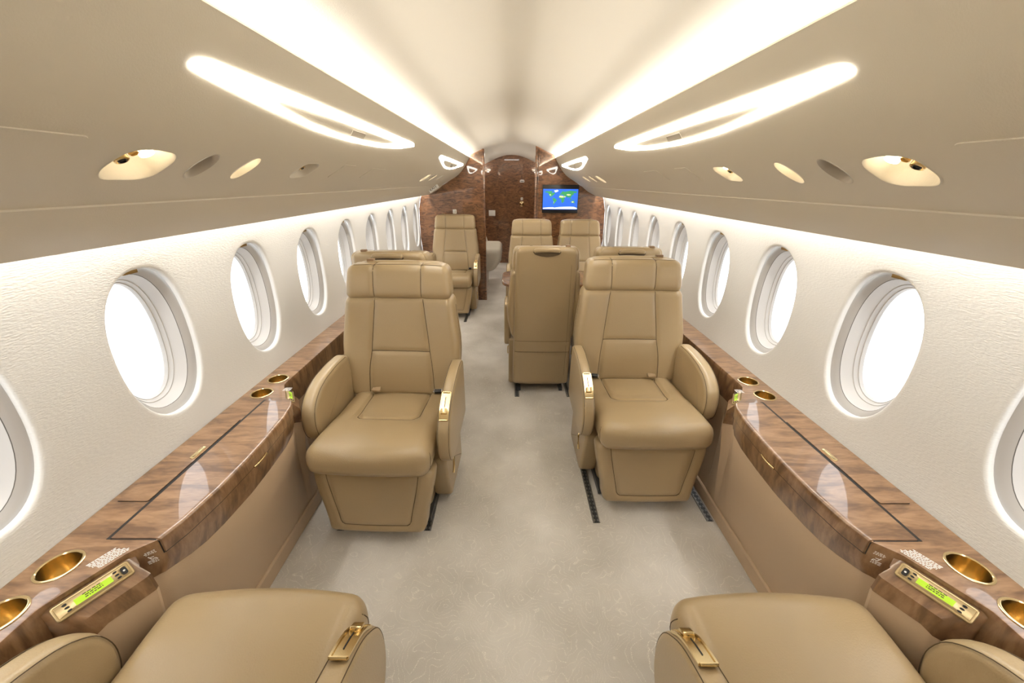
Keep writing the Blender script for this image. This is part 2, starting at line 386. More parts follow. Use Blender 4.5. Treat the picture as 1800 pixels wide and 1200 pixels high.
# hatch outlines in the panel
def groove(sd, pts, name='access_panel'):
    V = []
    for (a, b) in zip(pts, pts[1:]):
        for i in range(8): V.append(pan(a[0]+(b[0]-a[0])*i/8, a[1]+(b[1]-a[1])*i/8, sd, -.0002))
    V.append(pan(*pts[-1], sd, -.0002))
    return V
for sd in (-1, 1):
    s_ = 'left' if sd < 0 else 'right'
    for q, (y0, y1, t0, t1) in enumerate(((.40, .652, .25, .385), (1.62, 1.74, .255, .345), (1.95, 2.15, .26, .34))):
        V = []; F = []
        c = rpoly([(y0, t0), (y1, t0), (y1, t1), (y0, t1)], .012, 4)
        V2, F2 = cdt(c, [], [(y, t) for y in frange(y0, y1, 6)[1:-1] for t in frange(t0, t1, 6)[1:-1]])
        mb = MB().add([pan(v[0], v[1], sd, .0018) for v in V2], F2)
        mb.rings([[pan(v[0], v[1], sd, .0018) for v in c], [pan(v[0], v[1], sd, -.002) for v in inset(c, -.0012)]])
        o = mb.build('access_panel', M['panel'], None, True, 30)
        tag(o, 'flush cream access panel in the %s overhead, %s' % (s_, ('before the first recess', 'just past the fourth recess', 'below the long lamp tip')[q]), 'access panel', 'flush overhead access panels')

# recess fittings
def fit_recess(kind, y, t, sd, where):
    root = empty('reading_light' if kind in ('lamp', 'double') else ('air_vent' if kind == 'vent' else 'blank_recess'))
    ol = rec_outline(kind, y, t, sd); c = (y, t)
    def sc(k, off, dy=0, dt=0): return [pan(c[0]+(p[0]-c[0])*k+dy, c[1]+(p[1]-c[1])*k+dt, sd, off) for p in ol]
    base = pan(y, t, sd); root.location = base
    inv = -base
    def shift(rs): return [[v+inv for v in r] for r in rs]
    d = -1
    rs = [sc(1.04, .0008), sc(1.0, .0016), sc(.97, 0), sc(.94, -.010), sc(.925, -.0115), sc(.86, -.026), sc(.62, -.036), sc(.25, -.038)]
    MB().rings(shift(rs), cap1=True).build('housing', M['panel'] if kind != 'blank' else M['grey2'], root, True, 45)
    def disc(yy, tt, r, o0, o1, m, name, parent=None, tilt=0):
        cc = pan(yy, tt, sd, 0)+inv; n = (pan(yy, tt, sd, .01)-pan(yy, tt, sd, 0)).normalized(); a = Vector((0, 1, 0)); b = n.cross(a)
        n2 = (n + Vector((0, 0, -1))*tilt).normalized()
        a = (a-n2*a.dot(n2)).normalized(); b = n2.cross(a)
        rr = [[cc+n2*o+(a*math.cos(2*pi*k/20)+b*math.sin(2*pi*k/20))*q for k in range(20)] for q, o in ((r, o0), (r, o1), (r*.8, o1+.001), (r*.72, o1-.002))]
        return MB().rings(rr, cap0=True, cap1=True).build(name, m, parent or root, True, 40)
    if kind == 'lamp': disc(y-.010, t-.012, .0105, -.034, -.0175, M['lamp'], 'lamp')
    if kind == 'double':
        disc(y+.020, t-.012, .0125, -.036, -.0150, M['lamp'], 'lamp')
        z = disc(y-.034, t-.004, .012, -.036, -.004, M['brass'], 'air_nozzle'); disc(y-.034, t-.004, .007, -.01, -.0030, M['black'], 'nozzle_hole', z)
        e = disc(y-.008, t-.012, .008, -.034, -.014, M['brass_in'], 'swivel_arm')
    if kind == 'vent':
        z = disc(y-.010, t-.004, .010, -.036, -.006, M['brass'], 'air_nozzle'); disc(y-.010, t-.004, .0055, -.01, -.0050, M['black'], 'nozzle_hole', z)
        if sd > 0: disc(y+.020, t-.010, .009, -.034, -.0150, M['lamp'], 'lamp')
    cat = {'lamp': 'reading light', 'double': 'reading light', 'blank': 'recess', 'vent': 'air vent'}[kind]
    tag(root, where, cat, 'fittings recessed in the overhead panels')
M['grey2'] = mat('grey_recess', (.52, .46, .37), .6)
for sd in (-1, 1):
    s_ = 'left' if sd < 0 else 'right'; nm = {'double': 'large recess with air nozzle and reading lamp', 'blank': 'empty dull oval recess', 'lamp': 'small oval recess with lit lamp', 'vent': 'angular recess with small air nozzle'}
    for k, y, t in REC:
        pl = 'near row' if 0 < y < 2 else ('far row by bulkhead' if y > 2 else 'behind the camera')
        fit_recess(k, y, t, sd, '%s, %s overhead, %s' % (nm[k], s_, pl))

# leaf-shaped ceiling lamps
UP = [(.75, .098), (.765, .082), (.80, .076), (1.25, .075), (1.8, .077), (2.30, .080)]
LO = [(2.345, .094), (2.10, .128), (1.8, .148), (1.5, .154), (1.25, .148), (1.03, .130), (.86, .113), (.775, .103)]
SU = [(1.0, .106), (1.03, .102), (1.3, .100), (1.7, .102), (2.05, .106)]
SL = [(1.85, .130), (1.6, .138), (1.4, .139), (1.2, .131), (1.03, .114)]
def dens(pts):
    out = []
    for a, b in zip(pts, pts[1:]+pts[:1]):
        n = max(1, int(math.hypot(b[0]-a[0], (b[1]-a[1]))/.03))
        for i in range(n): out.append((a[0]+(b[0]-a[0])*i/n, a[1]+(b[1]-a[1])*i/n))
    return out
def smoothp(pts, tab_n=0): return dens(rpoly(pts, .05, 4))
def leaf(sd, f, where, small=False):
    root = empty('ceiling_light'); outer = [f(p) for p in smoothp(UP+LO)]; slot = [f(p) for p in smoothp(SU+SL)]
    V, F = cdt(outer, [slot], [])
    b = pan(*f((1.5, .11)), sd); root.location = b
    mb = MB().add([pan(v[0], v[1], sd, .0025)-b for v in V], F)
    for lp in (outer, slot): mb.rings([[pan(v[0], v[1], sd, .0025)-b for v in lp], [pan(v[0], v[1], sd, -.002)-b for v in lp]])
    mb.build('diffuser', M['glow'], root, True, 30)
    y0 = 1.48
    q = [(y0, .112), (y0+.12, .112), (y0+.12, .132), (y0, .132)]; q = [f(p) for p in q]
    MB().rings([[pan(v[0], v[1], sd, .001)-b for v in q], [pan(v[0], v[1], sd, .004)-b for v in q], [pan(v[0], v[1], sd, .004)-b for v in inset(q, .0015)], [pan(v[0], v[1], sd, .003)-b for v in inset(q, .003)]], cap1=True).build('switch_plate', M['grey2'], root, False)
    tag(root, where, 'ceiling light', 'leaf shaped ceiling lights')
def f_big(p): return p
def f_small(p):                 # same family, blunter and shorter slot
    y, t = p; u = (y-.75)/1.595
    return (3.17+u*1.55, .082+(t-.075)*1.02+(.022*math.sin(pi*min(1, u*1.25)) if t > .112 else .004))
for sd in (-1, 1):
    s_ = 'left' if sd < 0 else 'right'
    leaf(sd, f_big, 'long glowing leaf shaped lamp with a slot on the %s overhead panel' % s_)
    leaf(sd, f_small, 'far small glowing leaf shaped lamp near the bulkhead, %s side' % s_)
# lamp strips inside the gutters
for sd in (-1, 1):
    s_ = 'left' if sd < 0 else 'right'
    o = bevel_box('cove_lamp', sd*.575-.012, sd*.575+.012, Y0+.05, YB-.02, 1.655, 1.664, .002, M['white']); tag(o, 'light strip hidden in the %s ceiling cove' % s_, 'light strip')
    o = bevel_box('valance_lamp', sd*1.035-.014, sd*1.035+.014, Y0+.05, YB-.02, 1.389, 1.400, .002, M['white']); tag(o, 'light strip hidden above the %s window wall' % s_, 'light strip')

# ------------------------------------------------------------------ bulkheads
OUT = [(0, 1.883)]+[(x, sinterp(CE, x)) for x in (.10, .20, .30, .40, .48)]+[(.497, 1.705), (.53, 1.649), (.59, 1.564), (.65, 1.508), (.74, 1.455), (.83, 1.402), (.9, 1.351), (.985, 1.312), (1.0, 1.312), (1.075, 1.31), (1.10, 1.26), (1.125, 1.14), (1.133, .97), (1.133, .80), (1.12, .63), (1.11, .60), (1.04, .40), (.955, .0)]
def slab_xz(name, poly, y0, y1, m, parent=None):
    n = len(poly); V, F = cdt(poly, [])
    mb = MB().add([(v[0], y0, v[1]) for v in V], F).add([(v[0], y1, v[1]) for v in V], F)
    mb.rings([[(p[0], y0, p[1]) for p in poly], [(p[0], y1, p[1]) for p in poly]]); return mb.build(name, m, parent, False)
def cutx(x0, sd):               # outline portion outside |x|>x0
    t = sinterp(CE, x0); pts = [(x0, t-.001)]+[p for p in OUT if p[0] > x0]+[(x0, 0)]
    return [(sd*x, z) for x, z in pts]
JL, JR = .335, .265
o = slab_xz('wall_front_left', cutx(JL, -1), YB, YB+.06, M['burl']); tag(o, 'glossy burl wood bulkhead left of the doorway', None, None, 'structure')
o = slab_xz('wall_front_right', cutx(JR, 1), YB, YB+.06, M['burl']); tag(o, 'glossy burl wood bulkhead right of the doorway carrying the screen', None, None, 'structure')
# jamb mouldings
o = bevel_box('trim_3', JR, JR+.026, YB-.022, YB, 0, 1.815, .008, M['burl']); tag(o, 'rounded wooden jamb moulding right of the doorway', None, None, 'structure')
o = bevel_box('trim_7', JR+.034, JR+.046, YB-.012, YB, 0, 1.80, .005, M['burl']); tag(o, 'slim wooden bead beside the right jamb moulding', None, None, 'structure')
o = bevel_box('trim_4', -JL-.012, -JL+.010, YB-.010, YB+.07, 0, 1.795, .006, M['burl']); tag(o, 'wooden edge strip left of the doorway', None, None, 'structure')
# vestibule
for sd, nm in ((-1, 'wall_vestibule_left'), (1, 'wall_vestibule_right')):
    o = MB().box(*sorted((sd*.70, sd*.72)), YB+.06, YD, 0, 1.72).build(nm, M['burl'], None, False); tag(o, 'burl wood side wall of the vestibule', None, None, 'structure')
fr = [(-.72, 0), (.72, 0), (.72, 1.70), (.60, 1.715)]+[(x, sinterp(CE, abs(x))+.008) for x in frange(.56, -.56, 20)]+[(-.60, 1.715), (-.72, 1.70)]
o = slab_xz('wall_front', fr, YD, YD+.05, M['burl']); tag(o, 'burl wood end wall around the arched door', None, None, 'structure')
# door with arched inset panel
dt = empty('door_1', (.06, YD, 0)); tag(dt, 'arched burl wood door at the far end of the aisle', None, None, 'structure')
def arch(x0, x1, zt, rise, z0=0.0):
    c = (x0+x1)/2; h = (x1-x0)/2
    return [(x0, z0), (x1, z0)]+[(c+h*math.cos(a), zt-rise+rise*math.sin(a)) for a in frange(0, pi, 20)]
slab_xz('door_leaf', arch(-.30, .27, 1.80, .12), -.035, -.002, M['burl'], dt)
slab_xz('door_inset', arch(-.25, .20, 1.76, .10, .55), -.041, -.035, M['burl'], dt)
slab_xz('kick_panel', [(-.25, .06), (.20, .06), (.20, .50), (-.25, .50)], -.041, -.035, M['burl'], dt)
kn = MB()
def rev(mb, c, prof, axis='y', n=24, cap0=True):
    rg = []
    for r, h in prof:
        rg.append([(c[0]+r*math.cos(2*pi*k/n), c[1]+h, c[2]+r*math.sin(2*pi*k/n)) if axis == 'y' else (c[0]+r*math.cos(2*pi*k/n), c[1]+r*math.sin(2*pi*k/n), c[2]+h) for k in range(n)])
    return mb.rings(rg, cap0=cap0, cap1=True)
rev(kn, (.125, -.041, 1.075), [(.045, 0), (.045, -.006), (.034, -.012), (.034, -.010), (.026, -.014), (.018, -.03), (.014, -.034)]).build('door_knob', M['brass'], dt)
k = bevel_box('lock_plate', .105, .145, -.047, -.039, 1.14, 1.185, .003, M['white'], dt); bevel_box('lock_slot', .12, .13, -.0485, -.046, 1.15, 1.175, .001, M['black'], k)
k = MB().add([(p[0], -.05, p[1]) for p in rpoly([(.085, 1.44), (.165, 1.44), (.165, 1.47), (.15, 1.485), (.10, 1.485), (.085, 1.47)], .008)], [tuple(range(36))]).rings([[(p[0], yy, p[1]) for p in rpoly([(.085, 1.44), (.165, 1.44), (.165, 1.47), (.15, 1.485), (.10, 1.485), (.085, 1.47)], .008)] for yy in (-.05, -.038)]).build('coat_hook_plate', M['white'], dt)
MB().box(.095, .155, -.056, -.050, 1.452, 1.462).build('coat_hook', M['black'], k, False)
# aft wall
af = [(x*1.0, z) for x, z in ([(-p[0], p[1]) for p in OUT[::-1]]+OUT[1:])]
af = [(max(-1.2, min(1.2, x)), z) for x, z in af]
o = slab_xz('wall_back', [(-1.2, 0), (1.2, 0), (1.2, 1.92), (-1.2, 1.92)], Y0-.05, Y0, M['burl']); tag(o, 'burl wood wall closing the cabin behind the camera', None, None, 'structure')

# switch plate on left bulkhead
o = bevel_box('wall_switch', -.72, -.675, YB-.008, YB-.0005, 1.085, 1.135, .003, M['white']); tag(o, 'small white switch plate on the left wood bulkhead above the seat', 'switch')
bevel_box('rocker', -.695, -.682, YB-.0100, YB-.0075, 1.095, 1.125, .001, M['grey2'], o)

# television
tv = empty('television', (.575, YB, 1.262)); tag(tv, 'flat screen showing a blue and green world map on the right bulkhead', 'television')
bevel_box('bezel', -.215, .215, -.022, -.0005, -.158, .158, .003, M['black'], tv)
scr = MB().box(-.208, .208, -.0236, -.021, -.118, .112).build('screen', M['sea'], tv, False)
def lonlat(pts): return [(p[0]/180*.205, -.112+(p[1]+90)/180*.222) for p in pts]
LAND = {
 'a': [(-165, 62), (-156, 71), (-125, 70), (-95, 72), (-82, 67), (-94, 58), (-80, 52), (-78, 62), (-65, 58), (-56, 52), (-66, 45), (-75, 37), (-81, 30), (-81, 25), (-84, 30), (-97, 27), (-97, 20), (-90, 19), (-87, 15), (-83, 9), (-78, 8), (-86, 12), (-95, 16), (-106, 22), (-115, 31), (-124, 40), (-125, 50), (-140, 60), (-152, 58)],
 'b': [(-78, 8), (-72, 12), (-60, 9), (-50, 1), (-35, -6), (-39, -15), (-48, -26), (-58, -36), (-65, -43), (-68, -53), (-74, -50), (-71, -30), (-70, -18), (-80, -6)],
 'c': [(-17, 15), (-16, 25), (-6, 35), (10, 37), (20, 31), (33, 31), (43, 12), (51, 11), (40, -5), (40, -16), (33, -28), (25, -34), (18, -34), (12, -17), (9, 3), (-8, 5)],
 'd': [(-9, 37), (-9, 43), (-1, 44), (-4, 48), (4, 52), (9, 55), (6, 60), (15, 69), (28, 71), (42, 67), (70, 72), (105, 77), (140, 73), (178, 68), (162, 60), (156, 52), (143, 58), (136, 54), (140, 46), (128, 38), (121, 39), (121, 30), (109, 20), (106, 10), (103, 2), (98, 10), (92, 22), (86, 20), (80, 10), (76, 10), (72, 20), (66, 25), (57, 26), (59, 22), (46, 13), (35, 30), (36, 36), (27, 37), (24, 41), (18, 40), (12, 44), (16, 39), (8, 44), (0, 39)],
 'e': [(114, -22), (122, -17), (130, -12), (136, -14), (142, -11), (153, -27), (149, -37), (140, -37), (130, -32), (116, -34)],
 'g': [(96, 4), (105, -5), (115, -8), (118, -1), (117, 6), (109, 2)], 'n': [(131, -2), (141, -3), (148, -9), (138, -8)],
 'm': [(44, -16), (50, -15), (47, -25), (44, -23)], 'u': [(-5, 50), (1, 52), (-3, 58), (-6, 56)], 'j': [(130, 32), (140, 36), (142, 43), (138, 37)]}
ICE = {'gr': [(-55, 60), (-70, 77), (-35, 83), (-20, 75), (-40, 65)], 'an': [(-180, -90), (180, -90), (180, -80), (150, -70), (100, -68), (40, -70), (-10, -72), (-60, -78), (-75, -74), (-120, -75), (-180, -80)]}
SAND = {'s': [(-15, 18), (-8, 32), (12, 32), (33, 28), (36, 15), (10, 14)], 'r': [(36, 28), (50, 28), (56, 20), (46, 15)], 'au': [(118, -22), (132, -18), (144, -24), (138, -31), (122, -31)], 'as': [(62, 44), (80, 47), (105, 44), (110, 38), (85, 32), (66, 36)], 'am': [(-116, 42), (-104, 46), (-99, 34), (-108, 30)], 'sa': [(-69, -22), (-64, -24), (-68, -46)]}
def flat(dic, y, name, m):
    mb = MB()
    for p in dic.values():
        V, F = cdt(lonlat(p), []); mb.add([(v[0], y, v[1]) for v in V], F)
    return mb.build(name, m, scr, False)
flat(LAND, -.0239, 'map_land', M['land']); flat(ICE, -.0240, 'map_ice', M['ice'])
for k_ in SAND: flat({k_: SAND[k_]}, -.0241, 'map_desert', M['sand'])

# exit sign on the left overhead panel
ex = empty('exit_sign', (-.845, 4.42, 1.385)); tag(ex, 'small white exit sign box under the left overhead panel near the bulkhead', 'sign')
ex.rotation_euler = (0, math.radians(-32), 0)
bevel_box('sign_box', -.055, .055, -.02, .02, -.030, .02, .004, M['white'], ex)
def text(s, size, m, parent, loc, rot, name='lettering'):
    c = bpy.data.curves.new(name, 'FONT'); c.body = s; c.size = size; c.align_x = 'CENTER'; c.align_y = 'CENTER'; c.extrude = .0003; c.materials.append(m)
    o = bpy.data.objects.new(name, c); COL.objects.link(o)
    dg = bpy.context.evaluated_depsgraph_get(); me = bpy.data.meshes.new_from_object(o.evaluated_get(dg)); bpy.data.objects.remove(o)
    o = bpy.data.objects.new(name, me); COL.objects.link(o); o.parent = parent; o.location = loc; o.rotation_euler = rot
    return o
text('EXIT', .042, M['black'], ex, (0, -.0206, -.005), (pi/2, 0, 0))

# vestibule jump seat and plate
js = empty('jump_seat', (-.46, 5.75, 0)); tag(js, 'pale leather seat glimpsed beyond the wood bulkhead in the doorway', 'seat')

# ------------------------------------------------------------------ side ledges
LX = [(-2.2, .99), (.50, .99), (.524, .989), (.655, .924), (.69, .884), (.75, .868), (.86, .856), (.98, .853), (1.10, .856), (1.22, .864), (1.30, .879), (1.345, .902), (1.362, .93), (1.47, .995), (1.50, 1.0), (4.92, 1.0)]
def lx(y): return interp(LX, y)
def inn(y):                     # 1 inside a control-panel notch
    def s(a, b, c, d): return max(0, min(1, (y-a)/(b-a), (d-y)/(d-c)))
    return max(s(.522, .532, .648, .660), s(1.366, 1.378, 1.465, 1.478))
def bulge(y): return max(0, min(1, (y-.66)/.03, (1.36-y)/.03))
WBOT = [(-2.2, .50), (.50, .50), (.56, .525), (.68, .520), (.80, .497), (1.0, .492), (1.2, .497), (1.35, .505), (1.5, .50), (4.92, .50)]
def face(y):
    X = lx(y); n = inn(y); wb = interp(WBOT, y)
    a = [(X+.008, .63), (X+.002, .6285), (X, .623), (X, .61), (X, .585), (X+.002, .555), (X+.006, wb)]
    b = [(X+.008, .63), (X+.002, .6285), (X+.001, .623), (X+.006, .612), (X-.022, .590), (X-.045, .568), (X-.050, wb)]
    u = bulge(y); a[-1] = (X+.006+.012*u, wb)
    return [(p[0]*(1-n)+q[0]*n, p[1]*(1-n)+q[1]*n) for p, q in zip(a, b)]
YL = sorted(set([round(v, 4) for v in frange(-2.19, .40, 10)+frange(.42, 1.56, 114)+frange(1.6, 4.91, 20)]))
CUPS = [(.509, 1.050), (.619, 1.048), (1.398, 1.050), (1.523, 1.052)]
def text_lines(mb, c, u, v, n, wd, dy, seed, sd, z=.6304, nrm=None):
    rnd = random.Random(seed); nrm = nrm or Vector((0, 0, 1))
    for i in range(n):
        x = -wd/2*(.75+rnd.random()*.25); e = wd/2*(.75+rnd.random()*.25)
        while x < e:
            l = .0022+rnd.random()*.005; a = c+u*x+v*(i-n/2)*dy; b = a+u*min(l, e-x+.001); h = v*dy*.27
            mb.add([a-h, b-h, b+h, a+h], [(0, 1, 2, 3)]); x += l+.0014
    return mb
for sd in (-1, 1):
    s_ = 'left' if sd < 0 else 'right'
    led = empty('side_ledge', (sd*1.0, 0, .63)); tag(led, 'long glossy walnut side ledge under the %s windows' % s_, 'ledge')
    B = Vector((sd*1.0, 0, .63))
    def P(x, y, z): return Vector((sd*x, y, z))-B
    mb = MB(); e_ = [(lx(y)+.008, y) for y in YL]
    outer = [(y, x) for x, y in e_]+[(y, 1.117) for y in YL[::-1]]
    holes = [[(y+.0375*math.sin(a), x+.0375*math.cos(a)) for a in frange(0, 2*pi, 32)[:-1]] for y, x in CUPS]
    V, F = cdt(outer, holes); mb.add([P(v[1], v[0], .63) for v in V], F)
    mb.rings([[P(x, y, z) for x, z in face(y)]+[P(1.05, y, interp(WBOT, y)-.004), P(1.117, y, .5)] for y in YL], closed=False)
    mb.build('ledge_top', M['wood'], led, True, 35)
    # lid
    yl = frange(.693, 1.337, 60); rg = []
    for y in yl:
        X = lx(y)-.004; rg.append([P(x, y, z) for x, z in ((1.0, .6300), (1.0, .6325), (X+.014, .6325), (X+.006, .6320), (X+.0015, .6295), (X, .626), (X-.0008, .61), (X, .588), (X+.004, .586), (X+.006, .60), (X+.012, .6300))])
    lid = MB().rings(rg, cap0=True, cap1=True).build('storage_lid', M['wood'], led, True, 40)
    MB().rings([[P(x, y, z) for x, z in ((.999, .6302), (.999, .6308), (1.0105, .6308), (1.0105, .6302))] for y in (.69, 1.345)], cap0=True, cap1=True).build('lid_gap', M['dark'], led, False)
    MB().rings([[P(lx(y)-.0012, y, .5895), P(lx(y)-.0012, y, .5835), P(lx(y)+.004, y, .5835), P(lx(y)+.004, y, .5895)] for y in frange(.693, 1.34, 40)], cap0=True, cap1=True).build('seam_gap', M['dark'], led, False)
    MB().rings([[P(x, .6905+dy, z) for x, z in ((1.0, .6303), (lx(.69)+.006, .6306), (lx(.69)-.001, .624), (lx(.69)-.001, .585))] for dy in (-.0012, .0015)], closed=False).build('end_gap', M['dark'], led, False)
    MB().tube([P(lx(y)-.006-.004*math.sin(pi*(y-1.0)/.07), y, .5885) for y in frange(1.0, 1.07, 8)], .0035, 8).build('lid_pull', M['brass'], lid)
    # tray lid behind it
    q = rpoly([(.812, 1.013), (1.205, 1.013), (1.205, 1.096), (.812, 1.096)], .003, 2)
    MB().rings([[P(x, y, .6303) for y, x in inset(q, -.0016)], [P(x, y, .6307) for y, x in inset(q, -.0016)]], cap1=True).build('tray_gap', M['dark'], led, False)
    MB().rings([[P(x, y, .6303) for y, x in q], [P(x, y, .6325) for y, x in q]], cap1=True).build('tray_lid', M['wood'], led, False)
    h = rpoly([(.985, 1.0185), (1.045, 1.0185), (1.045, 1.034), (.985, 1.034)], .0075, 6)
    ph = MB().rings([[P(x, y, .632) for y, x in h], [P(x, y, .6350) for y, x in h], [P(x, y, .6355) for y, x in inset(h, .002)], [P(x, y, .634) for y, x in inset(h, .0045)]], cap1=True).build('tray_pull', M['brass'], led)
    # cup holders
    for i, (y, x) in enumerate(CUPS):
        cp = rev(MB(), P(x, y, .63), [(.0375, 0), (.042, 0), (.0425, .0015), (.0405, .003), (.038, .003), (.0362, .001), (.0355, -.06), (.034, -.064), (.001, -.064)], 'z', 40, False)
        o = cp.build('cup_holder', M['brass'], led, True, 40); o['label'] = 'polished brass cup holder ring and cup'
    # control panels in the notches
    for (ya, yb) in ((.536, .646), (1.382, 1.462)):
        near = ya < 1
        pa = P(lx(ya)+.004, ya, .6105) if near else P(lx(ya)+.004, ya, .6105); pb = P(lx(yb)+.004, yb, .6105)
        u = (pb-pa).normalized(); v = (P(lx(ya)-.022, ya, .590)-P(lx(ya)+.006, ya, .612)); v = (v-u*v.dot(u)).normalized()
        nn = u.cross(v); 
        if nn.z < 0: nn = -nn
        L_ = (pb-pa).length; c = (pa+pb)/2+v*.019+nn*.0015
        def loc(a, b, h=0): return c+u*a+v*b+nn*h
        pl = rpoly([(-L_/2-.004, -.018), (L_/2+.004, -.018), (L_/2+.004, .018), (-L_/2-.004, .018)], .007, 5)
        cpn = MB().rings([[loc(a, b, -.003) for a, b in pl], [loc(a, b, .003) for a, b in pl], [loc(a, b, .0045) for a, b in inset(pl, .0015)], [loc(a, b, .0045) for a, b in inset(pl, .0045)], [loc(a, b, .0038) for a, b in inset(pl, .005)], [loc(a, b, .0045) for a, b in inset(pl, .0058)]], cap1=True).build('control_panel', M['panelbrass'] if 'panelbrass' in M else M.setdefault('panelbrass', mat('satin_gold_panel', (.50, .38, .20), .35, .6)), led)
        q = [(-.032, -.0065), (.030, -.0065), (.030, .0075), (-.032, .0075)]
        s1 = MB().rings([[loc(a, b, .0040) for a, b in q], [loc(a, b, .0052) for a, b in q]], cap1=True).build('display', M['lcd'], cpn, False)
        t = MB(); text_lines(t, loc(-.002, .000, .0054), u, v, 3, .034, .0042, 5, sd); t.build('display_text', M['thread'], cpn, False)
        for (a, b) in ((-.045, -.008), (-.044, 0), (-.043, .008), (.038, -.008), (.039, 0), (.040, .008)):
            MB().rings([[loc(a+.0038*math.cos(k*pi/8)*1, b+.0022*math.sin(k*pi/8), hh) for k in range(16)] for hh in (.004, .006)], cap1=True).build('button', M['black'], cpn)
        far_e = .0515
        o = MB().rings([[loc(far_e+p[0], p[1], hh) for p in rpoly([(-.005, -.009), (.005, -.009), (.005, .009), (-.005, .009)], .004, 4)] for hh in (.004, .007)], cap1=True).build('selector_knob', M['black'], cpn)
        MB().rings([[loc(far_e+.0022*math.cos(k*pi/4), .0022*math.sin(k*pi/4), hh) for k in range(8)] for hh in (.007, .0078)], cap1=True).build('knob_symbol', M['white'], o)
    # printed notices
    t = MB(); text_lines(t, P(.962, .640, .6304), P(.9895, .545, .63)-P(.9365, .66, .63) if False else (P(.960, .56, 0)-P(.917, .645, 0)).normalized(), P(1, 0, 0)-P(0, 0, 0), 8, .062, .0052, 3, sd)
    t.build('printed_notice', M['print'], led, False)
    t = MB(); text_lines(t, P(.964, 1.432, .6304), Vector((0, 1, 0)), P(1, 0, 0)-P(0, 0, 0), 7, .03, .0045, 4, sd); t.build('printed_notice', M['print'], led, False)
    # small pictogram of seated figure with text, on the wood face next to the lid
    pf = P(lx(.675)-.0012, .675, .590); uf = (P(lx(.683), .683, 0)-P(lx(.665), .665, 0)).normalized(); vz = Vector((0, 0, -1))
    t = MB(); text_lines(t, pf+vz*-.012, uf, vz, 3, .022, .0036, 8, sd); text_lines(t, pf+vz*.016, uf, vz, 3, .020, .0036, 9, sd)
    for a0, a1 in (((-.006, -.004), (-.001, .007)), ((-.001, .007), (.006, .006)), ((.006, .006), (.008, .011)), ((-.003, 0), (.004, .001)), ((-.010, .010), (-.004, .010))):
        a = pf+uf*a0[0]+vz*a0[1]; b = pf+uf*a1[0]+vz*a1[1]; d = (b-a).normalized(); m2 = Vector((-d.z*uf.x, -d.z*uf.y, 0))
        nf = uf.cross(vz).normalized(); w_ = d.cross(nf)*.0011; t.add([a-w_, b-w_, b+w_, a+w_], [(0, 1, 2, 3)])
    nf = uf.cross(vz).normalized(); 
    if nf.dot(Vector((-sd, 0, 0))) < 0: nf = -nf
    t.V = [tuple(Vector(v)+nf*.0012) for v in t.V]
    t.build('printed_pictogram', M['print'], led, False)
    # leather side below the ledge
    rg = []
    for y in YL:
        f = face(y)[-1]; X, z0 = f
        rg.append([(sd*x, y, z) for x, z in ((X+.004, z0+.002), (X, z0-.006), (X+(.945-X)*.30+.004, z0*.72), (X+(.945-X)*.62+.004, z0*.42), (.947, .075), (.949, .0))])
    o = MB().rings(rg, closed=False).build('trim_%d' % (5 if sd < 0 else 6), M['dado'], None, True, 40); tag(o, 'tan leather lower side panel on the %s' % s_, None, None, 'structure')
    rg = [[(sd*x, y, z) for x, z in ((.949, 0), (.938, .002), (.9375, .062), (.943, .068), (.949, .068))] for y in (Y0, YB)]
    o = MB().rings(rg).build('baseboard_%s' % s_, M['dado'], None, False); tag(o, 'tan skirting strip along the %s side' % s_, None, None, 'structure')

# ------------------------------------------------------------------ chairs
def smooth01(t): t = max(0, min(1, t)); return t*t*(3-2*t)
def rgrid(h, r, n):
    a = [-h+r*(1-math.cos(k*pi/2/5)) * 1.0 for k in range(5)]
    b = frange(-h+r, h-r, n); return a+b+[-v for v in a[::-1]]
class Pad:
    def __init__(s, hx, hy, hz, r, fn, nx=16, ny=6, nz=14):
        s.h = (hx, hy, hz); s.r = r; s.fn = fn; s.n = (nx, ny, nz)
    def rb(s, p):
        q = Vector([max(-h+s.r, min(h-s.r, c)) for c, h in zip(p, s.h)]); d = Vector(p)-q
        if d.length < 1e-9: return Vector(p)
        return q+d.normalized()*s.r
    def pt(s, p): return Vector(s.fn(*s.rb(p)))
    def build(s, name, m, parent):
        g = [rgrid(h, s.r, n) for h, n in zip(s.h, s.n)]; V = []; F = []
        for ax in range(3):
            u, v = [(1, 2), (0, 2), (0, 1)][ax]
            for sg in (-1, 1):
                b = len(V)
                for a in g[u]:
                    for c in g[v]:
                        p = [0, 0, 0]; p[ax] = sg*s.h[ax]; p[u] = a; p[v] = c; V.append(s.pt(p))
                nv = len(g[v])
                for i in range(len(g[u])-1):
                    for k in range(nv-1): F.append((b+i*nv+k, b+i*nv+k+1, b+(i+1)*nv+k+1, b+(i+1)*nv+k))
        return mk(name, V, F, m, parent, True, 180)
    def seam(s, mb, pts, off=0, r=.0018):
        out = []
        for a, b in zip(pts, pts[1:]):
            a, b = Vector(a), Vector(b); n = max(1, int((b-a).length/.012))
            out += [s.pt(a+(b-a)*i/n) for i in range(n)]
        out.append(s.pt(pts[-1])); mb.tube(out, r, 5); return mb
def dseg(p, a, b):
    ax, ay = a; bx, by = b; t = ((p[0]-ax)*(bx-ax)+(p[1]-ay)*(by-ay))/max(1e-9, (bx-ax)**2+(by-ay)**2); t = max(0, min(1, t))
    return math.hypot(p[0]-ax-(bx-ax)*t, p[1]-ay-(by-ay)*t)
def dent(p, segs, depth, wd):
    d = min(dseg(p, a, b) for a, b in segs); return depth*math.exp(-(d/wd)**2)
